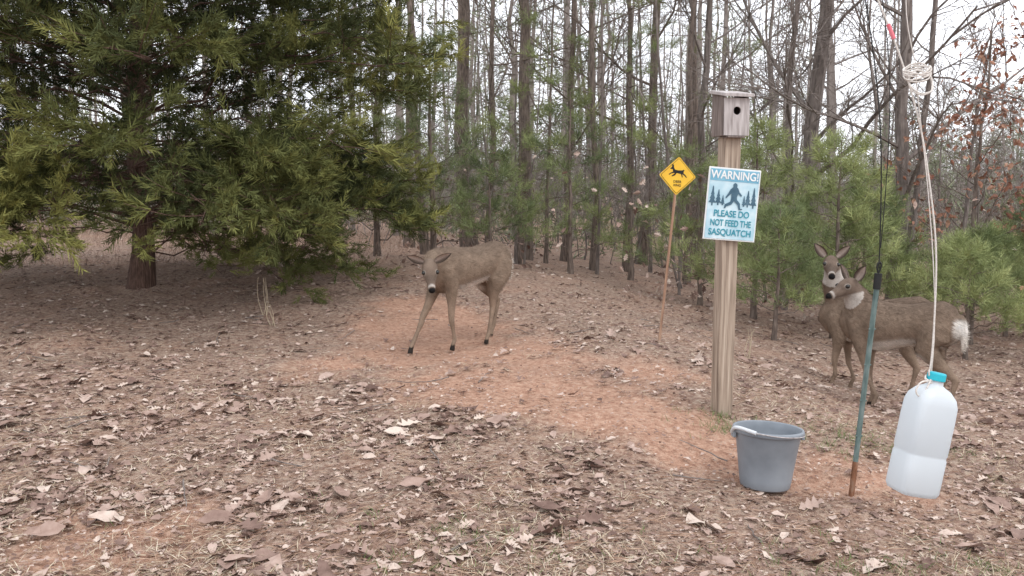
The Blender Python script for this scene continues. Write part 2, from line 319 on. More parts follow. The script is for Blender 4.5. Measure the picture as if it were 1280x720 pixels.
# the big cedar on the left
tz=G(-3.73,8.86)
mb=MB()
cedL=lambda h: np.interp(h,[0,.6,1.3,2.5,4,6,7.5],[2.0,2.3,2.9,3.2,3.0,1.4,.3])
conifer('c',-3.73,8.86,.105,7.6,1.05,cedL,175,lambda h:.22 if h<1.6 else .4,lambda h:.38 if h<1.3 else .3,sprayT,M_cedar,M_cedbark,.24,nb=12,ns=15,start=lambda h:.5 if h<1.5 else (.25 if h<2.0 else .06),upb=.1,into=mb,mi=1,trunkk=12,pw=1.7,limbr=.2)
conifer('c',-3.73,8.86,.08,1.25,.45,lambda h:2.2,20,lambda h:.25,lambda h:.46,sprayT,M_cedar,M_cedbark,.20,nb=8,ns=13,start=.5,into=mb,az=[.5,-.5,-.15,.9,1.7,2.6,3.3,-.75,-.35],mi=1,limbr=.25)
for q_ in range(18):
    a=random.uniform(0,6.28); h=random.uniform(.55,1.6); q=polyline((-3.73,8.86,tz+h),(math.cos(a),math.sin(a),random.uniform(-.1,.5)),random.uniform(1,2.2),8,.09)
    mb.tube(q,np.linspace(.016,.004,9),5); 
    P_=[at_t(q,t) for t in np.linspace(.35,1,6)]; scat(mb,twigT,[p for p,_ in P_],frames(np.array([nrm(d+rng.normal(size=3)*.4) for _,d in P_])),np.full(6,.45))
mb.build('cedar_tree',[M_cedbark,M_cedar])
def ypine(x,y,H,R_,nl=22,ns=5,size=.2):
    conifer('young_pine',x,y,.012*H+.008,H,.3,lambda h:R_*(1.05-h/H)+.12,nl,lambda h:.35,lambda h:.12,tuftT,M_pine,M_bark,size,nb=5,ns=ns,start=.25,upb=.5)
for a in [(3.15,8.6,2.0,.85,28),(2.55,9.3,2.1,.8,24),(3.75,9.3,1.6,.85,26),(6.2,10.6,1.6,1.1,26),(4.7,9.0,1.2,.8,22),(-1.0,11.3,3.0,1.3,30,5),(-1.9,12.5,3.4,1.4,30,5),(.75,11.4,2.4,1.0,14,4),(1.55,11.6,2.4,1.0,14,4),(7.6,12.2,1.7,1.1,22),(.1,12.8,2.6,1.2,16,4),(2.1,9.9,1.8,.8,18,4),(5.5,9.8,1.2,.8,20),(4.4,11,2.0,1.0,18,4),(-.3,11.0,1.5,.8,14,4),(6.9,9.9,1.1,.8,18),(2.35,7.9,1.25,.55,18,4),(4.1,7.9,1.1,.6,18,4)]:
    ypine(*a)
def tpine(x,y,r0,H,h0,nl,Lm,lean=0):
    conifer('pine_tree',x,y,r0,H,h0,lambda h:Lm*(1.15-h/H),nl,lambda h:.3,lambda h:.15,tuftT,M_pine,M_bark,.24,nb=5,ns=3,start=.45,upb=.45,lean=lean,limbr=.2)
for a in [(.19,14,.105,13,2.8,16,1.7,.012),(-.7,15,.125,14,3.6,14,1.8,.0),(-1.8,15.5,.08,11,2.8,14,1.5,0),(1.15,12.5,.05,8,1.5,20,1.2,.0),(1.75,13.5,.055,9,1.7,20,1.3,.01),(2.45,12.4,.05,8,1.6,18,1.3,-.01),(3.3,16,.08,11,2.6,14,1.8,0),(.5,13.2,.03,6,1.0,16,1.1,.02)]:
    tpine(*a)
for a in [(3.95,12,.12,11,(.0,0),1.6,15),(4.45,10.2,.085,9,(-.02,0),1.4,14),(4.75,10.8,.05,7,(.05,0),1.0,11),(-.35,13.5,.05,8,(.02,0),1.5,11),(.85,14.5,.06,10,(.01,0),1.5,11),(2.9,13.5,.07,9,(-.03,0),1.4,12),(-1.3,13.4,.06,10,(.02,0),2,11),(3.3,10.8,.05,7,(.06,0),1.3,12),(6.3,12.5,.04,4,(.06,0),1.0,10),(2.2,15.2,.09,11,(.03,0),2,11)]:
    bare_tree(a[0],a[1],a[2],a[3],a[4],a[5],a[6],mat=M_barkg if a[0]>2.5 else M_bark,tw=8)
bare_tree(4.95,9.6,.035,3.3,(.04,0),.9,13,.33,7,M_bark,'oak_tree',leaves=560)
bare_tree(5.75,9.2,.03,2.2,(.01,0),.5,13,.33,7,M_bark,'oak_tree',leaves=620)
bare_tree(5.2,8.0,.025,1.6,(.03,0),.4,9,.33,6,M_bark,'oak_tree',leaves=200)
mb=MB()
for q in range(42):
    y=random.uniform(10.5,20); x=random.uniform(-.14,.62)*y; H=random.uniform(2.5,6.5)*(.55 if x/y>.43 else 1); r0=random.uniform(.012,.03)
    bare_tree(x,y,r0,H,(random.gauss(0,.06),0),.6,7,.28,4,into=mb,k=5)
mb.build('saplings',[M_barkg])
# distant woods (one mass)
mb=MB()
for q in range(220):
    y=17+43*random.random()**.9; x=random.uniform(-.75,.8)*y
    edge=x/y>.44
    H=random.uniform(7,14)*(.42 if edge else 1); r0=random.uniform(.04,.13)*(.6 if edge else 1); z=G(x,y)-.1; t=np.linspace(0,1,8); lx=random.gauss(0,.03)
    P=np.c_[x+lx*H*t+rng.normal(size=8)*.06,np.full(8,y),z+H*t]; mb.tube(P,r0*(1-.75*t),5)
    tp=[];td=[]
    for b_ in range(11):
        tt_=random.uniform(.06,.95)**1.5; p,_=at_t(P,tt_); a=random.uniform(0,6.28); d=np.array([math.cos(a),math.sin(a),random.uniform(.1,1)]); L=random.uniform(.8,2.2)
        qq=polyline(p,d,L,4,.12,.04); mb.tube(qq,np.linspace(r0*.22,.006,5),3)
        for e_ in range(3 if tt_<.3 else 2): pp,dd=at_t(qq,random.uniform(.3,1)); tp.append(pp); td.append(nrm(dd+rng.normal(size=3)*.4))
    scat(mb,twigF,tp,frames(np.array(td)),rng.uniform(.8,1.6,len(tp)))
    if random.random()<.33:
        n_=80; h=rng.uniform(.06,1,n_)**1.2; a=rng.random(n_)*6.28; rr=rng.random(n_)**.5*1.6*(1.2-h)
        scat(mb,tuftF,np.c_[x+lx*H*h+rr*np.cos(a),y+rr*np.sin(a),z+H*h],frames(np.c_[np.cos(a),np.sin(a),np.full(n_,.5)]+rng.normal(size=(n_,3))*.3),rng.uniform(.35,.7,n_),1)
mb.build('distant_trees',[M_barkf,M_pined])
mb=MB(); N=3600; y=rng.uniform(13,46,N); x=rng.uniform(-.72,.75,N)*y; k=~((x<-2.2)&(y<16.5)); x=x[k];y=y[k];N=len(x)
D=np.c_[rng.normal(size=(N,2))*.45,np.ones(N)]; scat(mb,twigF,np.c_[x,y,gh(x,y)+rng.random(N)*.8],frames(D),rng.uniform(.6,1.0,N)*(.7+y*.045))
N=8500; y=rng.uniform(14,46,N); x=rng.uniform(-.72,.75,N)*y; k=(vn(x,y,2.2,41)>.42)&~((x<-2.2)&(y<17.5)); x=x[k];y=y[k];N=len(x)
scat(mb,tuftF,np.c_[x,y,gh(x,y)+rng.random(N)**1.3*(1.6+.05*y)],frames(rng.normal(size=(N,3))+np.array([0,0,.6])),rng.uniform(.3,.6,N),1)
N=9000; y=rng.uniform(9,26,N); x=rng.uniform(-.3,.75,N)*y; k=vn(x,y,1.3,47)>.5; x=x[k];y=y[k];N=len(x)
scat(mb,leafT,np.c_[x,y,gh(x,y)+rng.random(N)**2*1.5],frames(rng.normal(size=(N,3))),rng.uniform(.06,.1,N),2)
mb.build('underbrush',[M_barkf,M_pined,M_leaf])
# ---------------------------------------------------------------- helper for solid parts
def obj_from(name,V,F,mats,parent=None,smooth=False,bev=0,loc=None,rot=None,sub=0):
    me=bpy.data.meshes.new(name); me.from_pydata([tuple(v) for v in V],[],[tuple(f) for f in F]); me.update()
    for m in (mats if isinstance(mats,list) else [mats]): me.materials.append(m)
    me.polygons.foreach_set('use_smooth',[smooth]*len(me.polygons))
    o=bpy.data.objects.new(name,me); sc.collection.objects.link(o)
    if parent: o.parent=parent
    if loc is not None: o.location=loc
    if rot is not None: o.rotation_euler=rot
    if bev: md=o.modifiers.new('b','BEVEL'); md.width=bev; md.segments=2
    return o
def box(name,c,s,mats,parent=None,bev=.003,rot=None):
    V=[(sx*s[0]/2,sy*s[1]/2,sz*s[2]/2) for sx in(-1,1) for sy in(-1,1) for sz in(-1,1)]
    F=[(0,1,3,2),(4,6,7,5),(0,4,5,1),(2,3,7,6),(0,2,6,4),(1,5,7,3)]
    return obj_from(name,V,F,mats,parent,False,bev,c,rot)
def empty(name,loc=(0,0,0),rot=(0,0,0)):
    o=bpy.data.objects.new(name,None); sc.collection.objects.link(o); o.location=loc; o.rotation_euler=rot; o.empty_display_size=.1; return o
def tube_obj(name,pts,rad,mat,parent=None,k=8,closed=False):
    cu=bpy.data.curves.new(name,'CURVE'); cu.dimensions='3D'; sp=cu.splines.new('NURBS'); sp.points.add(len(pts)-1)
    for p,q in zip(sp.points,pts): p.co=(*q,1)
    sp.order_u=3; sp.use_endpoint_u=True; sp.use_cyclic_u=closed; cu.bevel_depth=rad; cu.bevel_resolution=2; sp.resolution_u=4; cu.use_fill_caps=True
    o=bpy.data.objects.new(name,cu); sc.collection.objects.link(o); cu.materials.append(mat); o.parent=parent; return o
def flat(name,pts,mat,parent,y,holes=None):
    return obj_from(name,[(p[0],y,p[1]) for p in pts],[tuple(range(len(pts)))],mat,parent)
def text(name,s,size,x,z,y,mat,parent,w=1.0,bold=0.0):
    cu=bpy.data.curves.new(name,'FONT'); cu.body=s; cu.size=size; cu.align_x='CENTER'; cu.align_y='CENTER'; cu.offset=bold; cu.extrude=.0003
    o=bpy.data.objects.new(name,cu); sc.collection.objects.link(o); cu.materials.append(mat); o.parent=parent
    o.location=(x,y,z); o.rotation_euler=(math.radians(90),0,0); o.scale=(w,1,1); return o
# ---------------------------------------------------------------- post with birdhouse
M_post=mat_noise('weathered_post_wood',[(.17,.125,.095),(.34,.265,.205),(.50,.41,.33)],(26,26,1.0),3,.85,.5,.004)
M_grey=mat_noise('weathered_grey_wood',[(.24,.21,.20),(.42,.38,.37),(.58,.54,.53)],(20,20,2),3,.85,.4,.003)
M_greyd=mat_noise('weathered_dark_wood',[(.10,.08,.075),(.19,.155,.14),(.28,.23,.21)],(20,20,2),3,.85,.4,.003)
M_black=mat_noise('black_mat',[(.008,.008,.008),(.02,.02,.02)],(1,1,1),20,.6,0)
pz=G(1.123,4.66)
box('wooden_post',(1.125,4.66,(1.525+pz-.3)/2),(.088,.088,1.525-pz+.3),M_post,None,.004,(0,math.radians(.4),math.radians(12)))
bh=empty('birdhouse',(1.128,4.66,1.528),(0,0,math.radians(14)))
def prism(name,prof,x0,x1,mat,parent,bev=.0015):
    n_=len(prof); V=[(x0,p[0],p[1]) for p in prof]+[(x1,p[0],p[1]) for p in prof]
    F=[tuple(range(n_))[::-1],tuple(range(n_,2*n_))]+[(i_,(i_+1)%n_,n_+(i_+1)%n_,n_+i_) for i_ in range(n_)]
    return obj_from(name,V,F,mat,parent,False,bev)
W2=.07; prof=[(-.062,.0),(.062,.0),(.062,.222),(-.070,.196)]
prism('side_1',prof,-W2,-W2+.016,M_greyd,bh); prism('side_2',prof,W2-.016,W2,M_greyd,bh)
box('back',(0,.055,.105),(.104,.012,.20),M_greyd,bh,.001); box('floor',(0,0,.008),(.104,.09,.014),M_greyd,bh,.001)
ring=[(.021*math.cos(a),.125+.021*math.sin(a)) for a in np.linspace(0,2*math.pi,24,endpoint=False)]
sq=[]
for a in np.linspace(0,2*math.pi,24,endpoint=False):
    c_,s_=math.cos(a),math.sin(a); m_=max(abs(c_),abs(s_)); px_,pz_=c_/m_*.0695,s_/m_
    sq.append((px_,.125+(pz_*.064 if pz_>0 else pz_*.125)))
V=[(p[0],-.081,p[1]) for p in ring]+[(p[0],-.081,p[1]) for p in sq]+[(p[0],-.071,p[1]) for p in ring]+[(p[0],-.071,p[1]) for p in sq]
F=[]
for i_ in range(24):
    j_=(i_+1)%24; F+= [(i_,j_,24+j_,24+i_),(48+i_,72+i_,72+j_,48+j_),(i_,48+i_,48+j_,j_),(24+i_,24+j_,72+j_,72+i_)]
obj_from('front_with_hole',V,F,M_grey,bh)
rf=prism('roof',[(-.105,.193),(.075,.226),(.075,.243),(-.105,.210)],-.082,.082,M_grey,bh,.002)
box('bottom_lip',(0,-.05,-.006),(.10,.06,.008),M_greyd,bh,.001)
# warning sign
M_board=mat_noise('sign_pale_blue',[(.30,.50,.60),(.46,.64,.72),(.70,.80,.83)],(1,1,1),9,.55,.05,.001,.4)
M_teal=mat_noise('sign_teal',[(.03,.22,.30),(.06,.32,.40)],(1,1,1),15,.6,0)
M_band=mat_noise('sign_band_blue',[(.12,.34,.50),(.24,.48,.60)],(1,1,1),12,.6,0)
M_sil=mat_noise('sign_silhouette',[(.035,.085,.13),(.09,.17,.23)],(1,1,1),20,.6,0)
M_white=mat_noise('white_paint',[(.68,.70,.70),(.82,.83,.82)],(1,1,1),15,.5,0)
ws=box('warning_sign',(1.135,4.595,1.176),(.285,.005,.372),M_white,None,.002,(0,math.radians(4.5),math.radians(10)))
flat('panel',[(-.135,-.179),(.135,-.179),(.135,.179),(-.135,.179)],M_board,ws,-.0045)
flat('band',[(-.133,.118),(.133,.118),(.133,.176),(-.133,.176)],M_band,ws,-.006)
text('warning_text','WARNING!',.058,0,.147,-.0075,M_white,ws,.88,.0012)
text('line_1','PLEASE DO',.046,0,-.050,-.0068,M_teal,ws,.86,.001)
text('line_2','NOT FEED THE',.046,0,-.098,-.0068,M_teal,ws,.72,.001)
text('line_3','SASQUATCH',.046,0,-.146,-.0068,M_teal,ws,.88,.001)
def fir(cx,z0,h,w):
    L=[];n_=4
    for i_ in range(n_):
        zt=z0+h*(.15+.85*i_/n_); ww=w*(1-i_/n_)*.5; L+= [(cx+ww,zt),(cx+ww*.45,zt+h*.2)]
    R_=[(2*cx-p[0],p[1]) for p in L][::-1]; return [(cx-.004,z0),(cx+.004,z0),(cx+.004,z0+h*.15)]+L+[(cx,z0+h*1.02)]+R_+[(cx-.004,z0+h*.15)]
for i_,(cx,z0,h,w) in enumerate([(-.112,-.012,.10,.040),(-.080,-.008,.080,.036),(.082,-.008,.085,.036),(.113,-.012,.105,.036),(-.055,-.006,.05,.024),(.061,-.006,.055,.022)]):
    flat(f'fir_{i_}',fir(cx,z0,h,w),M_sil,ws,-.0062-.0002*i_)
big=[(.004,.112),(.014,.108),(.018,.098),(.016,.090),(.024,.084),(.032,.066),(.048,.050),(.044,.044),(.026,.056),(.020,.040),(.022,.026),(.040,.008),(.044,-.018),(.056,-.018),(.054,-.024),(.036,-.024),(.028,.000),(.006,.018),(-.006,.000),(-.034,-.012),(-.038,-.022),(-.046,-.020),(-.042,.000),(-.014,.014),(-.010,.034),(-.012,.056),(-.028,.040),(-.038,.030),(-.042,.036),(-.030,.054),(-.018,.078),(-.004,.090),(-.006,.104)]
flat('sasquatch_figure',big,M_sil,ws,-.0078)
# deer crossing sign
M_yel=mat_noise('sign_yellow',[(.68,.38,.03),(.82,.52,.04)],(1,1,1),8,.45,.05,.001,.4)
M_stake=mat_noise('stake_wood',[(.18,.10,.065),(.33,.20,.135),(.42,.28,.20)],(20,20,2),4,.85,.4,.003)
ds=empty('deer_crossing_sign',(1.205,6.50,1.374),(0,math.radians(4),math.radians(8)))
def rrect(h,r):
    out=[]
    for cx,cz,a0 in ((h-r,h-r,0),(-h+r,h-r,90),(-h+r,-h+r,180),(h-r,-h+r,270)):
        for a in range(0,91,18): t=math.radians(a0+a); out.append((cx+r*math.cos(t),cz+r*math.sin(t)))
    return [((p[0]-p[1])*.7071,(p[0]+p[1])*.7071) for p in out]
def plate(name,pts,y0,y1,mat,par):
    n_=len(pts); V=[(p[0],y0,p[1]) for p in pts]+[(p[0],y1,p[1]) for p in pts]
    return obj_from(name,V,[tuple(range(n_)),tuple(range(n_,2*n_))[::-1]]+[(i_,n_+i_,n_+(i_+1)%n_,(i_+1)%n_) for i_ in range(n_)],mat,par)
plate('plate',rrect(.099,.012),-.002,.002,M_yel,ds); plate('border',rrect(.092,.010),-.0032,-.0022,M_black,ds); plate('face',rrect(.089,.009),-.0044,-.0034,M_yel,ds)
# side-on deer, facing left, head up, antlers, four legs in a bound
dsil=[(-.066,.050),(-.054,.058),(-.050,.070),(-.058,.084),(-.050,.080),(-.044,.090),(-.042,.076),(-.036,.086),(-.036,.068),(-.034,.056),(-.024,.040),(.000,.036),(.030,.038),(.044,.044),(.050,.040),(.044,.028),(.044,.014),(.062,-.002),(.074,-.020),(.068,-.022),(.052,-.006),(.034,.006),(.040,-.020),(.034,-.022),(.024,.006),(-.010,.012),(-.026,.008),(-.030,-.004),(-.050,-.014),(-.046,-.020),(-.022,-.008),(-.018,.006),(-.034,.012),(-.056,.004),(-.068,-.008),(-.074,-.002),(-.056,.014),(-.040,.022),(-.044,.042),(-.062,.044)]
flat('deer_silhouette',[(p[0]*.95,p[1]*.85+.010) for p in dsil],M_black,ds,-.0052)
text('xing_text','DEER',.026,0,-.042,-.0054,M_black,ds,1,.0004); text('xing_text_2','XING',.024,0,-.068,-.0054,M_black,ds,1,.0004)
gz=G(1.10,6.53)
st=box('stake',(0,0,0),(.036,.018,1),M_stake,None,.003)
p0=Vector((1.085,6.53,gz-.15)); p1=Vector((1.20,6.515,1.33)); st.parent=ds
bpy.context.view_layer.update()
mid=(p0+p1)/2; q=(p1-p0).to_track_quat('Z','Y')
mw=Matrix.Translation(mid)@q.to_matrix().to_4x4()@Matrix.Diagonal((1,1,(p1-p0).length,1)); st.matrix_basis=ds.matrix_world.inverted()@mw
# ---------------------------------------------------------------- bucket
M_bkt=mat_noise('grey_plastic',[(.17,.19,.215),(.235,.26,.29),(.28,.305,.335)],(1,1,1),5,.5,.05,.002,.35)
M_bwhite=mat_noise('pale_handle',[(.48,.50,.52),(.66,.68,.70)],(1,1,1),9,.5,0)
bz=G(1.11,3.80)-.004
bk=empty('bucket',(1.113,3.80,bz),(math.radians(-2),math.radians(2.5),0))
def lathe(name,prof,mat,par,k=48):
    V=[];F=[]
    for r_,z_ in prof: V+=[(r_*math.cos(a),r_*math.sin(a),z_) for a in np.linspace(0,2*math.pi,k,endpoint=False)]
    for i_ in range(len(prof)-1):
        for j_ in range(k): F.append((i_*k+j_,i_*k+(j_+1)%k,(i_+1)*k+(j_+1)%k,(i_+1)*k+j_))
    return obj_from(name,V,F,mat,par,True)
lathe('pail',[(.0005,.004),(.09,.004),(.103,.002),(.107,.008),(.112,.04),(.1345,.205),(.136,.207),(.1395,.236),(.142,.24),(.150,.241),(.153,.246),(.153,.256),(.150,.262),(.144,.263),(.140,.258),(.1385,.23),(.132,.2),(.106,.03),(.10,.012),(.0005,.010)],M_bkt,bk)
for s_ in (-1,1): box('ear',(s_*.150,0,.232),(.016,.04,.034),M_bkt,bk,.004)
tube_obj('bail_handle',[(-.158,.0,.236),(-.162,-.03,.262),(-.150,-.075,.272),(-.12,-.112,.268),(-.09,-.135,.262)],.0085,M_bwhite,bk)
tube_obj('bail_wire',[(-.09,-.135,.262),(-.03,-.158,.256),(.05,-.155,.252),(.11,-.118,.248),(.150,-.05,.242),(.160,0,.236)],.0022,M_grey,bk)
mb=MB(); N=30; a=rng.random(N)*6.28; r_=rng.random(N)**.5*.09
scat(mb,leafT,np.c_[1.113+r_*np.cos(a),3.80+r_*np.sin(a),bz+.02+rng.random(N)*.02],frames(np.c_[rng.normal(size=(N,2)),rng.normal(size=N)*.2]),rng.uniform(.03,.06,N)); lo_=mb.build('leaves_inside',[M_leaf]); lo_.parent=bk; bpy.context.view_layer.update(); lo_.matrix_parent_inverse=bk.matrix_world.inverted()
# ---------------------------------------------------------------- leaning stake with cable
M_green=mat_noise('green_painted_steel',[(.06,.095,.09),(.12,.17,.16),(.20,.24,.23)],(4,4,1),12,.6,.2,.002,.3)
M_rusty=mat_noise('rusty_steel',[(.10,.045,.025),(.22,.10,.055),(.26,.17,.12)],(4,4,1),18,.85,.4,.002)
sg=empty('steel_stake')
B=Vector((1.466,3.742,G(1.466,3.742)-.1)); T_=Vector((1.548,3.738,.86)); d=T_-B
def lerp(t): return B+d*t
tube_obj('rusty_foot',[lerp(0),lerp(.12),lerp(.24)],.0125,M_rusty,sg); tube_obj('shaft',[lerp(.238),lerp(.5),lerp(1)],.0118,M_green,sg)
tube_obj('black_clamp',[lerp(.965),lerp(1.03)],.0165,M_black,sg); tube_obj('black_hook',[lerp(1.03),lerp(1.05)+Vector((.012,0,.01)),lerp(1.08),lerp(1.06)+Vector((-.014,0,0)),lerp(1.03)],.004,M_black,sg)
for t in (.35,.5,.65,.8): 
    c=lerp(t); tube_obj('stud',[c+Vector((-.014,-.004,0)),c+Vector((.014,-.004,0))],.004,M_green,sg)
tube_obj('cable',[lerp(1.05),(1.548,3.73,1.25),(1.52,3.72,1.6),(1.44,3.70,2.01),(1.30,3.7,2.6),(1.1,3.7,3.4)],.0026,M_black,sg)
tube_obj('cable_2',[(1.548,3.72,1.0),(1.56,3.71,1.3),(1.555,3.70,1.7),(1.50,3.70,2.05),(1.4,3.7,2.6),(1.15,3.7,3.4)],.0020,M_black,sg)
# ---------------------------------------------------------------- hanging jug and rope
M_rope=mat_noise('white_rope',[(.50,.46,.42),(.74,.70,.66)],(1,1,1),220,.85,.5,.002)
M_pink=mat_noise('pink_tape',[(.65,.12,.16),(.75,.22,.26)],(1,1,1),20,.6,0)
M_cap=mat_noise('teal_cap',[(.02,.38,.48),(.03,.46,.56)],(1,1,1),10,.4,0)
m,nt,b=new_mat('milky_plastic'); n_=noise(nt,6,3,coords(nt)); r=ramp(nt,[(.66,.71,.74),(.80,.83,.85)],n_.outputs[0]); nt.links.new(r.outputs[0],b.inputs['Base Color']); b.inputs['Roughness'].default_value=.28; b.inputs['Specular IOR Level'].default_value=.45
t_=nt.nodes.new('ShaderNodeBsdfTranslucent'); t_.inputs[0].default_value=(.78,.83,.87,1); mx=nt.nodes.new('ShaderNodeMixShader'); mx.inputs[0].default_value=.45
nt.links.new(b.outputs[0],mx.inputs[1]); nt.links.new(t_.outputs[0],mx.inputs[2]); nt.links.new(mx.outputs[0],nt.nodes['Material Output'].inputs[0]); M_jug=m
jg=empty('hanging_jug',(1.098,2.262,.735),(0,math.radians(10.5),math.radians(8)))
def sring(w,dp,z,e,k=48):
    out=[]
    for a in np.linspace(0,2*math.pi,k,endpoint=False):
        c,s=math.cos(a),math.sin(a); out.append((w*np.sign(c)*abs(c)**e,dp*np.sign(s)*abs(s)**e,z))
    return out
rings=[(.002,.002,-.303,.5),(.040,.036,-.303,.5),(.0515,.046,-.299,.42),(.055,.050,-.288,.36),(.055,.050,-.20,.36),(.0535,.0485,-.197,.36),(.0535,.0485,-.190,.36),(.055,.050,-.187,.36),(.055,.050,-.10,.36),(.0545,.0495,-.062,.38),(.050,.046,-.042,.45),(.038,.036,-.024,.65),(.026,.026,-.016,.9),(.0195,.0195,-.011,1),(.0185,.0185,.0,1)]
V=[];F=[];k=48
for w in rings: V+=sring(*w)
for i_ in range(len(rings)-1):
    for j_ in range(k): F.append((i_*k+j_,i_*k+(j_+1)%k,(i_+1)*k+(j_+1)%k,(i_+1)*k+j_))
obj_from('bottle',V,F,M_jug,jg,True)
V=[];F=[];k=48
cr=[(.0216,.0),(.0222,.002),(.0222,.017),(.0205,.0205),(.0005,.021)]
for r_,z_ in cr: V+=[((r_+(.0006 if (j_%2 and r_>.02) else 0))*math.cos(j_*2*math.pi/k),(r_+(.0006 if (j_%2 and r_>.02) else 0))*math.sin(j_*2*math.pi/k),z_) for j_ in range(k)]
for i_ in range(len(cr)-1):
    for j_ in range(k): F.append((i_*k+j_,i_*k+(j_+1)%k,(i_+1)*k+(j_+1)%k,(i_+1)*k+j_))
obj_from('cap',V,F,M_cap,jg,False)
rp=empty('rope'); 
main=[(1.092,2.262,.728),(1.072,2.255,.752),(1.086,2.262,.775),(1.088,2.262,.99),(1.083,2.265,1.1),(1.070,2.27,1.2),(1.042,2.275,1.366),(.998,2.28,1.51),(.955,2.285,1.623),(.892,2.29,1.76),(.76,2.31,2.1),(.55,2.35,2.7),(.40,2.4,3.4)]
tube_obj('line',main,.0022,M_rope,rp)
def loop(c,rx,rz,tilt,turn=1,n_=14,ph=0,dz=0):
    out=[]
    for i_ in range(int(n_*turn)+1):
        a=ph+i_*2*math.pi/n_; out.append((c[0]+rx*math.cos(a)*random.uniform(.92,1.06),c[1]+rx*.6*math.sin(a),c[2]+rz*math.sin(a)+tilt*math.cos(a)+dz*i_/n_+random.gauss(0,.003)))
    return out
tube_obj('coil',loop((1.018,2.27,1.508),.034,.016,.005,5,14,0,.005),.0019,M_rope,rp)
tube_obj('coil_loose',loop((1.024,2.26,1.490),.030,.034,.0,2,14,1,.004),.0018,M_rope,rp)
tube_obj('neck_tie',loop((1.094,2.262,.728),.0225,.006,-.004,3,14,0,.004),.0024,M_rope,rp)
tube_obj('knot_loop',[(1.072,2.245,.735),(1.050,2.235,.742),(1.030,2.23,.715),(1.045,2.235,.695),(1.06,2.235,.71),(1.075,2.24,.742)],.0022,M_rope,rp)
tube_obj('second_strand',[(1.014,2.27,1.52),(1.032,2.272,1.40),(1.052,2.27,1.28),(1.080,2.266,1.05),(1.092,2.262,.85),(1.085,2.26,.76)],.0013,M_rope,rp)
tube_obj('pink_tape',[(.962,2.283,1.604),(.946,2.284,1.640)],.0055,M_pink,rp)
tube_obj('thin_line',[(1.014,2.27,1.54),(.98,2.28,1.66),(1.0,2.29,1.8),(.93,2.3,2.2),(.55,2.35,2.7)],.0012,M_rope,rp)
# ---------------------------------------------------------------- deer
m,nt,b=new_mat('deer_coat'); va=nt.nodes.new('ShaderNodeVertexColor'); va.layer_name='Col'
n_=noise(nt,14,5,coords(nt)); n2=noise(nt,1,4,coords(nt,(90,260,260))); 
mr=nt.nodes.new('ShaderNodeMapRange'); mr.inputs[1].default_value=.3; mr.inputs[2].default_value=.7; mr.inputs[3].default_value=.62; mr.inputs[4].default_value=1.38
ad=nt.nodes.new('ShaderNodeMath'); ad.operation='ADD'; nt.links.new(n_.outputs[0],ad.inputs[0]); nt.links.new(n2.outputs[0],ad.inputs[1])
ha=nt.nodes.new('ShaderNodeMath'); ha.operation='MULTIPLY'; ha.inputs[1].default_value=.5; nt.links.new(ad.outputs[0],ha.inputs[0]); nt.links.new(ha.outputs[0],mr.inputs[0])
vm=nt.nodes.new('ShaderNodeVectorMath'); vm.operation='SCALE'; nt.links.new(va.outputs[0],vm.inputs[0]); nt.links.new(mr.outputs[0],vm.inputs['Scale']); nt.links.new(vm.outputs[0],b.inputs['Base Color'])
b.inputs['Roughness'].default_value=.9; b.inputs['Specular IOR Level'].default_value=.1
bump(nt,b,n2.outputs[0],.6,.006); M_deer=m
m,nt,b=new_mat('deer_eye'); b.inputs['Base Color'].default_value=(.01,.008,.006,1); b.inputs['Roughness'].default_value=.08; M_eye=m
def loftm(bmv,bmf,C,a,bb,up,k=16):
    C=np.array(C,float); T=nrm(np.gradient(C,axis=0)); base=len(bmv)
    for c,t,ra,rb in zip(C,T,a,bb):
        s_=nrm(np.cross(up,t)); u_=np.cross(t,s_)
        for j_ in range(k):
            th=j_*2*math.pi/k; bmv.append(c+s_*ra*math.cos(th)+u_*rb*math.sin(th))
    for i_ in range(len(C)-1):
        for j_ in range(k): bmf.append((base+i_*k+j_,base+i_*k+(j_+1)%k,base+(i_+1)*k+(j_+1)%k,base+(i_+1)*k+j_))
    bmf.append(tuple(base+j_ for j_ in range(k))[::-1]); bmf.append(tuple(base+(len(C)-1)*k+j_ for j_ in range(k)))
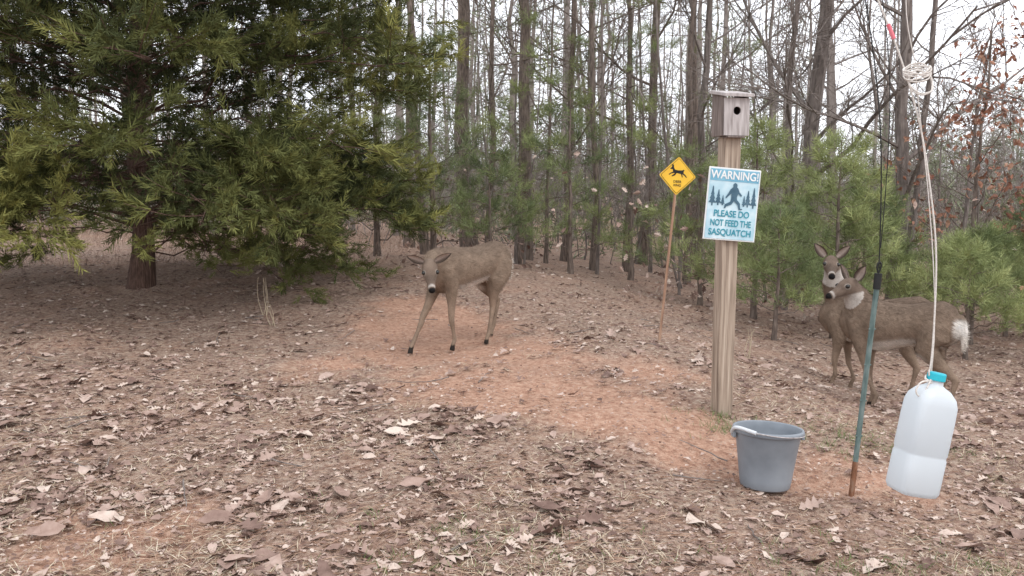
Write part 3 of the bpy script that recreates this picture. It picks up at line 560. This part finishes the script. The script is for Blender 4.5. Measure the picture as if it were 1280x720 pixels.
def deer(loc,heading,hooves,neck,hbase,hdir,hup,scale=1.0,ear_spread=1.0,earup=.45,kf=.86):
    """local axes x forward, y left, z up; hooves: FL,FR,HL,HR as (f,l,ground z)"""
    V=[];F=[]; Z=np.array([0,0,1.]); 
    S=[(-.50,.69,.03,.04),(-.485,.68,.07,.085),(-.44,.672,.108,.132),(-.35,.680,.138,.160),(-.22,.672,.145,.148),(-.08,.648,.150,.148),(.06,.632,.152,.166),(.18,.622,.145,.186),(.29,.628,.125,.186),(.38,.655,.10,.155),(.44,.685,.075,.115),(.47,.70,.05,.07)]
    loftm(V,F,[(s[0],0,s[1]) for s in S],[s[2] for s in S],[s[3] for s in S],Z,20)
    nk=np.array(neck,float); kk=len(nk); loftm(V,F,nk,np.linspace(.085,.050,kk),np.linspace(.125,.060,kk),Z if abs(nrm(nk[-1]-nk[0])[2])<.97 else np.array([-1.,0,0]),14)
    hd=nrm(np.array(hdir,float)); hb=np.array(hbase,float); hu=np.array(hup,float); hu=nrm(hu-hd*(hu@hd)); hs=np.cross(hu,hd)
    H=[(-.05,.030,.035,0),(-.03,.050,.052,0),(.01,.060,.064,0),(.05,.061,.064,-.004),(.085,.052,.056,-.010),(.12,.040,.045,-.016),(.16,.031,.036,-.021),(.20,.028,.031,-.025),(.225,.026,.026,-.027),(.238,.014,.014,-.028)]
    loftm(V,F,[hb+hd*h[0]+hu*h[3] for h in H],[h[1] for h in H],[h[2] for h in H],hu,14)
    for i_,(f,l,gz_) in enumerate(hooves):
        sd=1 if l>0 else -1
        if i_<2:
            e=np.array((.30+.10*(f-.30),sd*.085,.47)); s0=np.array((.33,sd*.07,.66)); h_=np.array((f,l,gz_))
            kn=e+(h_-e)*.50+np.array((.018,0,0)); fe=np.array((f-.005,l,gz_+.085)); 
            pts=[s0,(s0+e)/2,e,e*.5+kn*.5,kn+np.array((0,0,.02)),kn,kn*.5+fe*.5,fe,(f+.018,l,gz_+.045),(f+.028,l,gz_+.0)]
            ra=[.055,.058,.045,.030,.024,.024,.016,.019,.018,.022]; rb=[.085,.085,.06,.036,.027,.027,.018,.022,.021,.027]
        else:
            s0=np.array((-.34,sd*.075,.69)); st_=np.array((-.22+.15*(f+.3),sd*.10,.50)); ho=np.array((f-.075,l*.97,gz_+.30)); fe=np.array((f-.02,l,gz_+.085))
            pts=[s0,(s0*.55+st_*.45)+np.array((-.03,0,0)),st_+np.array((-.03,0,.0)),st_*.55+ho*.45+np.array((-.01,0,0)),ho*.85+st_*.15,ho,ho*.6+fe*.4,fe,(f+.005,l,gz_+.045),(f+.018,l,gz_)]
            ra=[.075,.085,.068,.042,.027,.023,.018,.019,.018,.022]; rb=[.12,.125,.095,.055,.036,.034,.021,.022,.021,.027]
        loftm(V,F,pts,ra,rb,np.array([1.,0,.15]),12)
    loftm(V,F,[(-.46,0,.74),(-.51,0,.715),(-.530,0,.64),(-.525,0,.55),(-.515,0,.50)],[.03,.038,.045,.035,.01],[.025,.028,.022,.018,.008],np.array([-1,0,.3]),10)
    V=[np.array(((.30+(v_[0]-.30)*kf) if v_[0]<.30 else v_[0],v_[1],v_[2])) for v_ in V]
    me=bpy.data.meshes.new('t'); me.from_pydata([tuple(v) for v in V],[],F); me.update(); o=bpy.data.objects.new('t',me); sc.collection.objects.link(o)
    md=o.modifiers.new('r','REMESH'); md.mode='VOXEL'; md.voxel_size=.0095; md2=o.modifiers.new('s','SMOOTH'); md2.factor=.5; md2.iterations=7
    bpy.context.view_layer.update(); dg=bpy.context.evaluated_depsgraph_get(); me2=bpy.data.meshes.new_from_object(o.evaluated_get(dg)); bpy.data.objects.remove(o)
    nv=len(me2.vertices); co=np.empty(nv*3); me2.vertices.foreach_get('co',co); co=co.reshape(-1,3); no=np.empty(nv*3); me2.vertices.foreach_get('normal',no); no=no.reshape(-1,3)
    col=np.tile(np.array([.215,.158,.117]),(nv,1)); white=np.array([.74,.70,.65]); f,l,z=co.T; f=np.where(f<.30,.30+(f-.30)/kf,f)
    def mixc(c,w): return col*(1-w[:,None])+np.array(c)*w[:,None]
    col=mixc((.135,.097,.074),sm(.68,.83,z)*.75*(f<.45))
    col=mixc((.26,.19,.14),(1-sm(.30,.50,z))*.7)
    col=mixc(white,sm(.35,.85,-no[:,2])*sm(.40,.46,z)*(1-sm(.54,.60,z))*(f<.25)*(f>-.34)*.85)
    col=mixc(white,(1-sm(-.487,-.455,f))*sm(.46,.52,z)*.95*(1-sm(.70,.735,z)))
    col=mixc((.62,.56,.5),(1-sm(.03,.06,np.abs(l)))*(f<-.36)*(z<.62)*sm(.36,.44,z)*.7)
    col=mixc((.03,.025,.022),(1-sm(.032,.045,z)))
    rel=co-hb; hx=rel@hd; hy=rel@hs; hz=rel@hu; head=(np.linalg.norm(rel-hd*.1,axis=1)<.17)&(hx>-.06)
    hm=head.astype(float)
    col=mixc((.15,.112,.09),hm*.6)
    col=mixc((.10,.075,.06),hm*sm(.09,.12,hx)*sm(-.01,.012,hz)*.6)
    col=mixc((.50,.46,.42),hm*sm(.178,.188,hx)*(1-sm(.198,.206,hx))*.65)
    col=mixc((.50,.46,.42),hm*(1-sm(-.058,-.043,hz))*.7)
    ey=np.minimum(np.linalg.norm(rel-(hd*.075+hs*.052+hu*.018),axis=1),np.linalg.norm(rel-(hd*.075-hs*.052+hu*.018),axis=1)); col=mixc((.42,.37,.32),hm*(1-sm(.018,.028,ey))*.6)
    col=mixc((.012,.011,.011),hm*sm(.206,.214,hx)*sm(-.042,-.034,hz))
    nb_=nrm(nk[-1]-nk[0]); tn=((co-nk[0])@nb_)/np.linalg.norm(nk[-1]-nk[0]); 
    dn=(co-nk[0])-((co-nk[0])@nb_)[:,None]*nb_; under=(dn@np.array([1.,0,-.6])>.05)&(tn>.85)&(tn<1.1)&~head&(np.linalg.norm(dn,axis=1)<.11)&(z>.45); col=mixc((.48,.43,.38),under*.75)
    ca=me2.color_attributes.new('Col','FLOAT_COLOR','POINT'); ca.data.foreach_set('color',np.c_[col,np.ones(nv)].ravel())
    me2.polygons.foreach_set('use_smooth',np.ones(len(me2.polygons),bool)); me2.materials.clear(); me2.materials.append(M_deer)
    root=empty('deer',loc,(0,0,heading)); root.scale=(scale,)*3
    bo=bpy.data.objects.new('body',me2); sc.collection.objects.link(bo); bo.parent=root
    N=24000; ix=rng.integers(0,nv,N); P=co[ix]+rng.normal(size=(N,3))*.003; nn=no[ix]; flow=np.tile(np.array([-1.,0,-.45]),(N,1)); legm=z[ix]<.42; flow[legm]=(-.15,0,-1)
    hh=hm[ix]>0; flow[hh]=-hd+np.array([0,0,-.1]); flow=flow-nn*(flow*nn).sum(1)[:,None]; D=nrm(nrm(flow)+nn*.28+rng.normal(size=(N,3))*.18)
    L=np.where(hh|legm,.009,.024)*rng.uniform(.6,1.3,N); L=np.where((f[ix]<-.45)&(z[ix]>.45),L*1.2,L)
    side=nrm(np.cross(D,nn)); wv=(L*.06)[:,None]
    Vh=np.stack([P-side*wv-nn*.001,P+side*wv-nn*.001,P+D*L[:,None]],1).reshape(-1,3); hb_=MB(); hb_.add(Vh,np.arange(3*N).reshape(-1,3)); ho_=hb_.build('coat_hair',[M_deer]); ho_.parent=root
    cc=np.clip(col[ix]*rng.uniform(.6,1.45,(N,1)),0,.85); cc=np.repeat(cc,3,0); ca=ho_.data.color_attributes.new('Col','FLOAT_COLOR','POINT'); ca.data.foreach_set('color',np.c_[cc,np.ones(3*N)].ravel())
    for sg_ in (-1,1):
        b0=hb+hs*sg_*.045+hu*.042-hd*.012; ax=nrm(hs*sg_*ear_spread+hu*earup*1.3-hd*.35); fc=nrm(hd*.9+hs*sg_*.25+hu*.1); fc=nrm(fc-ax*(fc@ax)); wd=np.cross(ax,fc); EV=[];EF=[]; K=9; J=7; Cc=[]
        for side in (0,1):
            for i_ in range(K):
                t=i_/(K-1); w=.037*math.sin(math.pi*min(1,(.12+t*.88))**.85)**.8+.0015; 
                for j_ in range(J):
                    s=(j_/(J-1)*2-1); dep=-.022*(1-s*s)*math.sin(math.pi*min(1,.25+t*.75))
                    p=b0+ax*.135*t+wd*w*s+fc*(dep-(.006*(1-abs(s)**2) if side else 0)); EV.append(p)
                    Cc.append((.38,.31,.27) if side==0 and abs(s)<.6 and t<.9 else ((.05,.04,.032) if (t>.86 or abs(s)>.9) else (.14,.105,.085)))
            for i_ in range(K-1):
                for j_ in range(J-1):
                    q_=side*K*J+i_*J+j_; EF.append((q_,q_+1,q_+J+1,q_+J) if side else (q_,q_+J,q_+J+1,q_+1))
        eo=obj_from('ear',EV,EF,M_deer,root,True); ca=eo.data.color_attributes.new('Col','FLOAT_COLOR','POINT'); ca.data.foreach_set('color',np.c_[np.array(Cc),np.ones(len(Cc))].ravel())
        c=hb+hd*.075+hs*sg_*.051+hu*.018; mbb=[]; ff=[]
        for i_ in range(9):
            ph=math.pi*i_/8
            for j_ in range(12): th=j_*math.pi/6; mbb.append(c+.0155*(hd*math.sin(ph)*math.cos(th)*1.2+hu*math.sin(ph)*math.sin(th)+hs*math.cos(ph)))
        for i_ in range(8):
            for j_ in range(12): ff.append((i_*12+j_,i_*12+(j_+1)%12,(i_+1)*12+(j_+1)%12,(i_+1)*12+j_))
        obj_from('eye',mbb,ff,M_eye,root,True)
    return root
def loc2(cx,cy,heading,hv,scale,kf=.86):
    z0=G(cx,cy); out=[]
    for f,l in hv:
        fw=.30+(f-.30)*kf if f<.30 else f
        wx=cx+scale*(fw*math.cos(heading)-l*math.sin(heading)); wy=cy+scale*(fw*math.sin(heading)+l*math.cos(heading)); out.append((f,l,(G(wx,wy)-z0)/scale-.004))
    return (cx,cy,z0),out
def w2l(v,h): c,s=math.cos(h),math.sin(h); return (v[0]*c+v[1]*s,-v[0]*s+v[1]*c,v[2])
h=math.radians(180+48); L_,hv=loc2(-.31,6.62,h,[(.27,.085),(.56,-.085),(-.14,.085),(-.40,-.085)],.92,.92)
deer(L_,h,hv,[(.30,0,.68),(.38,.01,.70),(.46,.04,.70),(.53,.09,.685),(.57,.12,.675)],(.585,.145,.675),w2l((.14,-.72,-.66),h),w2l((0.05,-.6,.75),h),.92,1.15,.28,.92)
h=math.radians(180-46); L_,hv=loc2(2.47,5.48,h,[(.14,.08),(.26,-.08),(-.44,.08),(-.28,-.08)],.88,.82)
deer(L_,h,hv,[(.30,0,.70),(.35,.01,.77),(.38,.02,.83),(.39,.04,.87),(.395,.05,.90)],(.40,.06,.905),w2l((-.88,-.38,-.22),h),w2l((0,0,1),h),.88,.8,.8,.82)
h=math.radians(180-38); L_,hv=loc2(2.66,6.30,h,[(.33,.08),(.22,-.08),(-.30,.08),(-.42,-.08)],.92)
deer(L_,h,hv,[(.30,0,.72),(.36,0,.82),(.39,.01,.92),(.395,.02,1.0),(.40,.03,1.05)],(.405,.045,1.07),w2l((-.25,-.88,-.35),h),w2l((0,-.2,1),h),.92,.95,.75)
# ---------------------------------------------------------------- light, sky, camera
EL=math.radians(52); AZs=math.radians(-50)
w=bpy.data.worlds.new('World'); sc.world=w; w.use_nodes=True; nt=w.node_tree; bg=nt.nodes['Background']
sk=nt.nodes.new('ShaderNodeTexSky'); sk.sky_type='NISHITA'; sk.sun_disc=False; sk.sun_elevation=EL; sk.sun_rotation=math.radians(90)-AZs; sk.air_density=1; sk.dust_density=3
tc=nt.nodes.new('ShaderNodeTexCoord'); nz=noise(nt,2.2,3,tc.outputs['Generated']); rr=ramp(nt,[(13.0,13.4,14.4),(15.5,15.7,16.2)],nz.outputs[0])
mx=nt.nodes.new('ShaderNodeMix'); mx.data_type='RGBA'; mx.inputs[0].default_value=.9; nt.links.new(sk.outputs[0],mx.inputs[6]); nt.links.new(rr.outputs[0],mx.inputs[7])
nt.links.new(mx.outputs[2],bg.inputs[0]); bg.inputs[1].default_value=.13
ld=bpy.data.lights.new('sun','SUN'); ld.energy=1.1; ld.angle=math.radians(20); ld.color=(1,.97,.92); lo=bpy.data.objects.new('sun',ld); sc.collection.objects.link(lo)
dv=Vector((math.cos(AZs)*math.cos(EL),math.sin(AZs)*math.cos(EL),math.sin(EL))); lo.rotation_euler=dv.to_track_quat('Z','Y').to_euler()
cd=bpy.data.cameras.new('camera'); cd.lens=31.16; cd.sensor_width=36; cd.clip_start=.05; cd.clip_end=1500
co_=bpy.data.objects.new('camera',cd); sc.collection.objects.link(co_); co_.location=(0,0,1.2); co_.rotation_euler=(math.radians(90-5.67),0,0); sc.camera=co_
